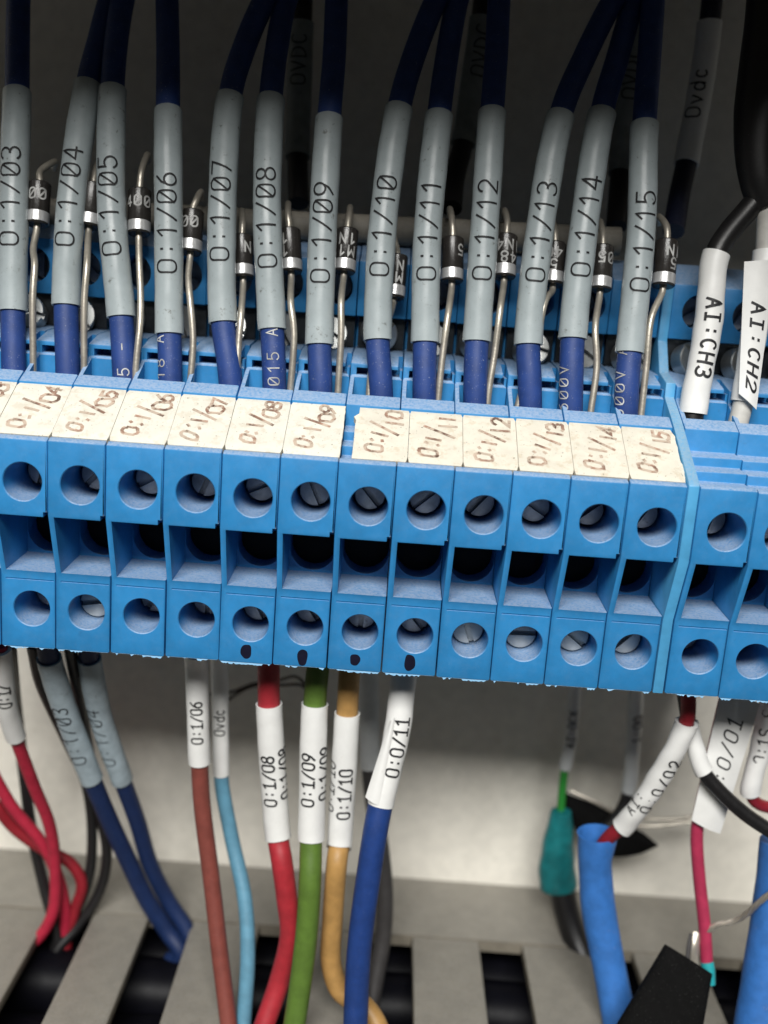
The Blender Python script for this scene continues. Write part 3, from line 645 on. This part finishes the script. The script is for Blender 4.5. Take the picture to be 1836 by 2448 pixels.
wire('red_wire', [(-70, 1660, 25), (-5, 1745, 25.5), (30, 1788, 26.5), (90, 1832, 27.5), (150, 1862, 28.3), (177, 1908, 28.6), (162, 1965, 28.4), (145, 2030, 27.5), ('w', -42, 26, -82)], .85, DRED, 'lower red wire looping right towards the leftmost slot', 'wire', 'red wires into the leftmost duct slot')
wire('black_wire', [(20, 1392, 12), (38, 1560, 30), (52, 1670, 31), (68, 1792, 30), (98, 1925, 29), (125, 2030, 27), ('w', -43, 26, -82)], .85, BLACK, 'black wire behind the red wires at the left', 'wire', 'black wires into the leftmost duct slot')
wire('black_wire', [(70, 1392, 12), (88, 1475, 17), (145, 1600, 24), (186, 1692, 28), (199, 1792, 29.5), (192, 1893, 29.5), (165, 1965, 28.6), (120, 2040, 27), ('w', -42.0, 25.5, -82)], .78, BLACK, 'black wire running along the left of the grey sleeve O:1/03 below', 'wire', 'black wires into the leftmost duct slot')
wire('black_wire', [(150, 1392, 12), (180, 1560, 22), (212, 1740, 28.5), (231, 1842, 29.5), (216, 1923, 29.5), (170, 2000, 28), (120, 2060, 26), ('w', -42.0, 24.5, -82)], .8, BLACK, 'black wire between the two grey sleeves below, looping back left', 'wire', 'black wires into the leftmost duct slot')
LSL = mat('worn_grey_sleeve', (.33, .40, .44, 1), .45, dirt=.5, dirtcol=(.12, .11, .08, 1))
wire('navy_wire', [(98, 1375, 10), (108, 1430, 12), (145, 1545, 16), (198, 1682, 20), (240, 1780, 23), (281, 1868, 25.5), (318, 1945, 27), (361, 2012, 27.5), (392, 2060, 26.5), ('w', -25.6, 27.2, -78.5)], 1.25, NAVY,
     'left one of two navy wires, in a worn grey sleeve printed O:1/03', 'wire', 'navy wires with grey sleeves below the blocks', (1418, 1680, 1.55, LSL), [dict(s='O:1/03', y=1630, h=2.0, adv=.92, w=.17, phi=-.1)])
wire('navy_wire', [(188, 1375, 12), (194, 1430, 14), (218, 1550, 18), (264, 1684, 22), (297, 1775, 25), (325, 1868, 27.5), (366, 1950, 29), (402, 2005, 28.6), (420, 2055, 27.5), ('w', -24.4, 28.2, -78.5)], 1.2, NAVY,
     'right one of two navy wires, in a worn grey sleeve printed O:1/04', 'wire', 'navy wires with grey sleeves below the blocks', (1420, 1682, 1.5, LSL), [dict(s='O:1/04', y=1640, h=2.0, adv=.92, w=.15, phi=-.35)])
wire('brown_wire', [(420, 1398, 10.5), (424, 1440, 12.5), (431, 1647, 14), (437, 1742, 14), (456, 1893, 13), (476, 2068, 10.5), (494, 2212, 8), (502, 2290, 6.5), ('w', -12.2, 1, -84)], 1.12, BROWN,
     'brown wire in a white sleeve printed O:1/06', 'wire', None, (1402, 1647, 1.42, WSLEEVE), [TW('O:i/o6', 1592, h=1.45, w=.22, phi=.05)])
wire('light_blue_wire', [(470, 1398, 16.5), (474, 1440, 18), (478, 1672, 19), (480, 1700, 19), (502, 1817, 18), (529, 1943, 15), (535, 2068, 12), (526, 2212, 9), (520, 2290, 7), ('w', -11.5, 3, -86)], 1.0, SKY,
     'light blue wire in a white sleeve printed Ovdc', 'wire', None, (1402, 1675, 1.12, WSLEEVE), [TW('Ovdc', 1580, h=1.4, w=.2, phi=.0)])
wire('red_wire', [(578, 1422, 11), (580, 1440, 11.2), (581, 1520, 11.4), (601, 1812, 11), (608, 1855, 10), (620, 1943, 9.8), (627, 2018, 10), (604, 2118, 10), (572, 2212, 8), (548, 2290, 6), ('w', -9.5, 0, -86)], 1.38, RED,
     'red wire in a white sleeve printed O:1/08', 'wire', None, (1519, 1814, 1.66, WSLEEVE), [TW('O:i/o8', 1732, phi=-.25), TW('O:i/o8', 1722, phi=1.15)])
wire('green_wire', [(690, 1422, 11), (687, 1440, 11), (680, 1520, 10.8), (672, 1814, 9), (670, 1893, 7.5), (662, 2018, 6.5), (638, 2200, 5), (622, 2290, 4), ('w', -7.6, -1, -86)], 1.42, GREEN,
     'green wire in a white sleeve printed O:1/09', 'wire', None, (1519, 1816, 1.68, WSLEEVE), [TW('O:i/o9', 1732, phi=-.3), TW('O:i/o9', 1722, phi=1.1)])
wire('tan_wire', [(757, 1428, 12), (755, 1446, 12), (750, 1540, 11.8), (732, 1832, 11), (729, 1850, 10), (718, 1993, 10), (716, 2085, 10), (738, 2143, 9.5), (785, 2172, 8.5), (815, 2215, 7), (830, 2290, 5), ('w', 7.5, -1, -86)], 1.35, TAN,
     'tan wire in a white sleeve printed O:1/10, bending right at the bottom', 'wire', None, (1537, 1832, 1.62, WSLEEVE), [TW('O:i/io', 1752, phi=.2), TW('O:i/io', 1748, phi=-1.2, w=.18)])
t, P = wire('blue_wire', [(878, 1428, 11.5), (872, 1462, 11), (858, 1580, 9.5), (822, 1738, 7.5), (812, 1790, 6.8), (795, 1900, 6), (776, 2050, 5), (768, 2212, 4), (766, 2290, 3), ('w', 5.6, -4, -86)], 1.55, MBLUE,
     'blue wire in a white flag sleeve printed O:0/11', 'wire', None, (1430, 1738, 1.62, WSLEEVE, .02), [TW('O:o/ii', 1672, phi=.28, h=1.75)])
c = [W(842, 1556, 8.6), W(852, 1550, 8.2), W(818, 1740, 6.0), W(789, 1722, 6.6)]; flag(c, 'flag_label', WSLEEVE, t, .3)
wire('grey_cable', [(795, 1428, 26), (797, 1560, 27), (803, 1700, 27), (822, 1830, 26.5), (831, 1930, 25.5), (826, 2030, 24), (812, 2110, 22), (800, 2180, 20)], 1.25, DGREY,
     'dark grey wire with a pale sleeve behind the blue wire O:0/11', 'wire', None, (1430, 1660, 1.5, CSLEEVE), None)
for k, pts in enumerate(([(455, 1500, 36), (500, 1495, 36), (545, 1478, 35), (600, 1470, 33), (640, 1462, 30), (665, 1490, 27), (668, 1530, 25)], [(470, 1530, 36), (510, 1500, 36), (550, 1482, 35), (610, 1480, 33), (655, 1482, 31), (672, 1520, 28)])):
    wire('thin_wire', pts, .22, mat('dark_brown_pvc', (.03, .018, .014, 1), .5), ['thin dark wire, upper of the two crossing behind the red and green wires', 'thin dark brown wire, lower of the two crossing behind the red and green wires'][k], 'wire', 'thin dark wires')

# right-hand group: green core in a teal boot, sleeved black core
t, P = wire('green_wire', [(1250, 1420, 32), (1245, 1450, 33), (1232, 1600, 35), (1219, 1668, 35.5), (1210, 1760, 35.5), (1205, 1800, 35.5)], .62, LGREEN, 'thin green wire going into the teal heat shrink boot', 'wire', None, (1400, 1664, .95, CSLEEVE), [dict(s='AI:oCX', y=1612, h=1.3, w=.2, phi=-.1)])
P = Path([W(1213, 1752, 35), W(1208, 1800, 35), W(1203, 1860, 34.5), (W(1206, 1920, 34))], .8)
t = thing('teal_boot', P.p[-1], 'teal heat shrink boot on a black cable behind the blue tube', 'heat shrink')
tube(P.sub(0, P.len, .5), lambda u: 1.55+1.35*min(1, u*1.25)**.8-(.25 if u > .97 else 0), 22, squash=.8, wob=.03).obj('boot', TEAL, t)
P = Path([W(1212, 1900, 34.2), W(1222, 1960, 33.5), W(1248, 2040, 31), W(1290, 2120, 27), W(1330, 2220, 22)], .8); tube(P.sub(0, P.len, .8), 2.0, 18).obj('cable', BLACK, t)
wire('black_wire', [(1380, 1465, 30), (1376, 1480, 32), (1366, 1620, 34), (1357, 1712, 34), (1340, 1755, 33.5), (1300, 1800, 33)], .95, BLACK, 'black wire in a pale sleeve behind the blue tube', 'wire', None, (1400, 1712, 1.1, CSLEEVE), [dict(s='i:oo', y=1600, h=1.4, w=.2, phi=.3)])
# black tape flag: a folded leaf shape
def leaf(pts, Y0, Y1, name, mt, parent):
    n = 14; rows = []
    top, bot = pts
    def ev(pl, u):
        k = u*(len(pl)-1); i = min(int(k), len(pl)-2); f = k-i; return (pl[i][0]+(pl[i+1][0]-pl[i][0])*f, pl[i][1]+(pl[i+1][1]-pl[i][1])*f)
    for j in range(7):
        v = j/6; rows.append([W(*(Vector(ev(top, i/n)).lerp(Vector(ev(bot, i/n)), v)), Y0+(Y1-Y0)*i/n-.8*math.sin(math.pi*v)) for i in range(n+1)])
    return sheet(rows, .3, name, mt, parent)[0]
t = thing('black_tape', W(1300, 1850, 36.5), 'black tape flag sticking out right behind the blue tube', 'tape')
leaf(([(1215, 1712), (1240, 1722), (1300, 1742), (1360, 1786), (1390, 1800), (1421, 1826)], [(1215, 1730), (1240, 1790), (1300, 1850), (1345, 1852), (1385, 1845), (1421, 1828)]), 37, 36, 'flap', TAPE, t)
for k, pts in enumerate(([(1232, 1708, 37), (1290, 1735, 36), (1340, 1760, 36), (1420, 1770, 36), (1500, 1764, 35.5), (1560, 1750, 35)], [(1330, 1775, 36.4), (1400, 1785, 36), (1470, 1778, 36), (1540, 1770, 35.5)])):
    P = Path([W(*p) for p in pts], .8); t = thing('bare_wire', P.p[-1], ['bare drain wire running from the green wire behind the labels', 'lower bare drain wire behind the O:0/02 sleeve'][k], 'wire', 'bare drain wires')
    tube(P.sub(0, P.len, .8), .3, 8).obj('strand', LEAD, t)
# blue shrink tube
P = Path([W(1288, 1800, 17), W(1287, 1850, 17), W(1287, 1910, 17), W(1297, 1990, 16.5), W(1320, 2110, 15), W(1345, 2240, 12.5), W(1360, 2330, 10)], .8)
t = thing('blue_shrink_tube', P.p[-1], 'blue heat shrink tube with an open flared top and a red wire in it', 'heat shrink')
def shrink(samples, prof, seg=28, inner=4.0):
    fr = []; n0 = None
    for p, T in samples:
        if n0 is None: n0, _ = frame(T)
        n0 = (n0-T*n0.dot(T)).normalized(); fr.append((p, n0.copy(), n0.cross(T)))
    A = [2*math.pi*j/seg for j in range(seg)]; L_ = len(fr)-1
    rg = lambda i, k, d: [fr[i][0]+(fr[i][1]*math.cos(a)*.92+fr[i][2]*math.sin(a))*(prof(i/L_, a)-d) for a in A]
    k = 14; rows = [rg(i, 0, .22) for i in range(k, -1, -1)]+[rg(i, 0, 0) for i in range(L_+1)]
    return Geo().grid(rows, True)
shrink(P.sub(0, P.len, .5), lambda u, a: 2.3+.38*max(0, 1-u*9)+.16*math.sin(9*u*3+a)*max(0, 1-u*3)+.05*math.sin(14*u+2*a)).obj('tube', SHRINK, t)
P = Path([W(1696, 1820, 12), W(1684, 1930, 11), W(1662, 2080, 9), W(1640, 2220, 7), W(1625, 2320, 5)], .8)
t = thing('blue_shrink_tube', P.p[-1], 'blue heat shrink tube at the lower right edge', 'heat shrink'); tube(P.sub(0, P.len, .8), 3.1, 24, wob=.01).obj('tube', SHRINK, t)
# red core with sleeve O:0/02
t, P = wire('red_wire', [(1487, 1455, 10), (1486, 1475, 10), (1485, 1550, 10.5), (1462, 1610, 11), (1410, 1700, 12.5), (1350, 1780, 14.5), (1318, 1806, 15.6), (1298, 1835, 16.6), (1294, 1900, 17)], .92, DRED,
     'dark red wire in a creased white sleeve slanting into the blue tube', 'wire', None, None)
d0, d1 = P.at_row(1562), P.at_row(1784)
so = hollow(P.sub(d0, d1, .5), 1.38, 1.0, wob=.045).obj('sleeve', WSLEEVE, t)
on_sleeve(P, 1.43, P.at_row(1735), 'AI:O/o2'[3:] if False else 'o:o/o2', 1.5, 1.05, .2, INK, so, .3)
on_sleeve(P, 1.43, P.at_row(1750), 'AI:', 1.3, 1.0, .18, INK, so, -.9)
# black core with short sleeve
wire('black_wire', [(1478, 1500, 13), (1488, 1560, 12.5), (1505, 1625, 12), (1521, 1668, 11.5), (1558, 1712, 11), (1612, 1760, 10.5), (1675, 1802, 10)], .92, BLACK, 'black wire in a short white sleeve curving to the right edge', 'wire', None, (1560, 1668, 1.15, WSLEEVE, .03), None)
# flag label O:0/01 on the pink wire
t, P = wire('pink_wire', [(1582, 1465, 14), (1570, 1500, 14), (1535, 1650, 14), (1508, 1775, 14), (1505, 1810, 14), (1511, 1900, 13.5), (1522, 2000, 12.5), (1527, 2085, 11.5), (1528, 2110, 11.2)], .82, PINK,
     'pinkish red wire with a big white flag label printed O:0/01', 'wire')
c = [W(1562, 1478, 13.2), W(1642, 1520, 13.0), W(1556, 1801, 12.6), W(1494, 1772, 12.8)]
so, _ = flag(c, 'flag_label', WSLEEVE, t, .5); flag_text(c, 'o:o/oi', .48, .74, 2.0, .95, .24, INK, so, 'left', .5)
wire('white_wire', [(1690, 1465, 16), (1668, 1500, 16), (1642, 1620, 16), (1622, 1712, 16), (1634, 1734, 16.5), (1670, 1746, 17), (1740, 1752, 18)], .8, DRED, 'wire in a white sleeve behind the flag label at the right edge', 'wire', None, (1400, 1712, 1.3, WSLEEVE, .04), [dict(s='O:iS S', y=1640, h=1.5, w=.22, phi=-.2)])
# bare twisted conductor
P = Path([W(1526, 2012, 12), W(1550, 1998, 11.6), W(1590, 1988, 11), W(1616, 1972, 10), W(1645, 1945, 8.5), W(1700, 1905, 7)], .4)
t = thing('bare_wire', P.p[-1], 'twisted bare conductor leading from the pink wire to the right edge', 'wire', 'bare drain wires')
for k in range(5):
    sm = []
    for i, (p, T) in enumerate(P.sub(0, P.len, .35)):
        n, b = frame(T); a = i*.28+k*2*math.pi/5; sm.append((p+(n*math.cos(a)+b*math.sin(a))*.24, T))
    tube(sm, .15, 7).obj('strand', LEAD, t)
# black wrapped splice with a flat cut end
c0 = (W(1440, 2042, 10)+W(1534, 2102, 8.5))/2; c1 = W(1392, 2330, 2); P = Path([c0, c0.lerp(c1, .5), c1], .8)
t = thing('taped_splice', P.p[-1], 'black heat shrink splice with a square cut end at the bottom right', 'heat shrink')
ew = (W(1534, 2102, 8.5)-W(1440, 2042, 10)); axx = (c1-c0).normalized(); e1 = (ew-axx*ew.dot(axx)*0).normalized(); e2 = axx.cross(e1).normalized()
rows = []
for u in [0, .0, .03, .12, .3, .6, 1]:
    cc = c0.lerp(c1, u); hw = 3.35+2.7*u; hh = 1.3+.9*u
    rows.append([cc+e1*hw*math.copysign(abs(math.cos(a))**.55, math.cos(a))+e2*hh*math.copysign(abs(math.sin(a))**.7, math.sin(a)) for a in [2*math.pi*j/32 for j in range(32)]])
rows[0] = [c0+axx*1.5+(Vector(p)-c0)*.86 for p in rows[1]]
Geo().grid(rows, True, True).obj('cover', TAPE, t)
P = Path([W(1527, 2078, 11.4), W(1530, 2095, 11), W(1531, 2125, 10.4)], .4); tube(P.sub(0, P.len, .4), .86, 14).obj('core', mat('cyan_core', (.02, .33, .36, 1), .4), t)
P = Path([W(1508, 2015, 12.5), W(1500, 2050, 11.5), W(1502, 2095, 10.8)], .4); tube(P.sub(0, P.len, .4), .55, 8, squash=.4, wob=.12).obj('foil', LEAD, t)
P = Path([W(1497, 2018, 12.8), W(1490, 2050, 12), W(1488, 2095, 11)], .4); tube(P.sub(0, P.len, .4), .5, 8, squash=.5).obj('shield', DGREY, t)
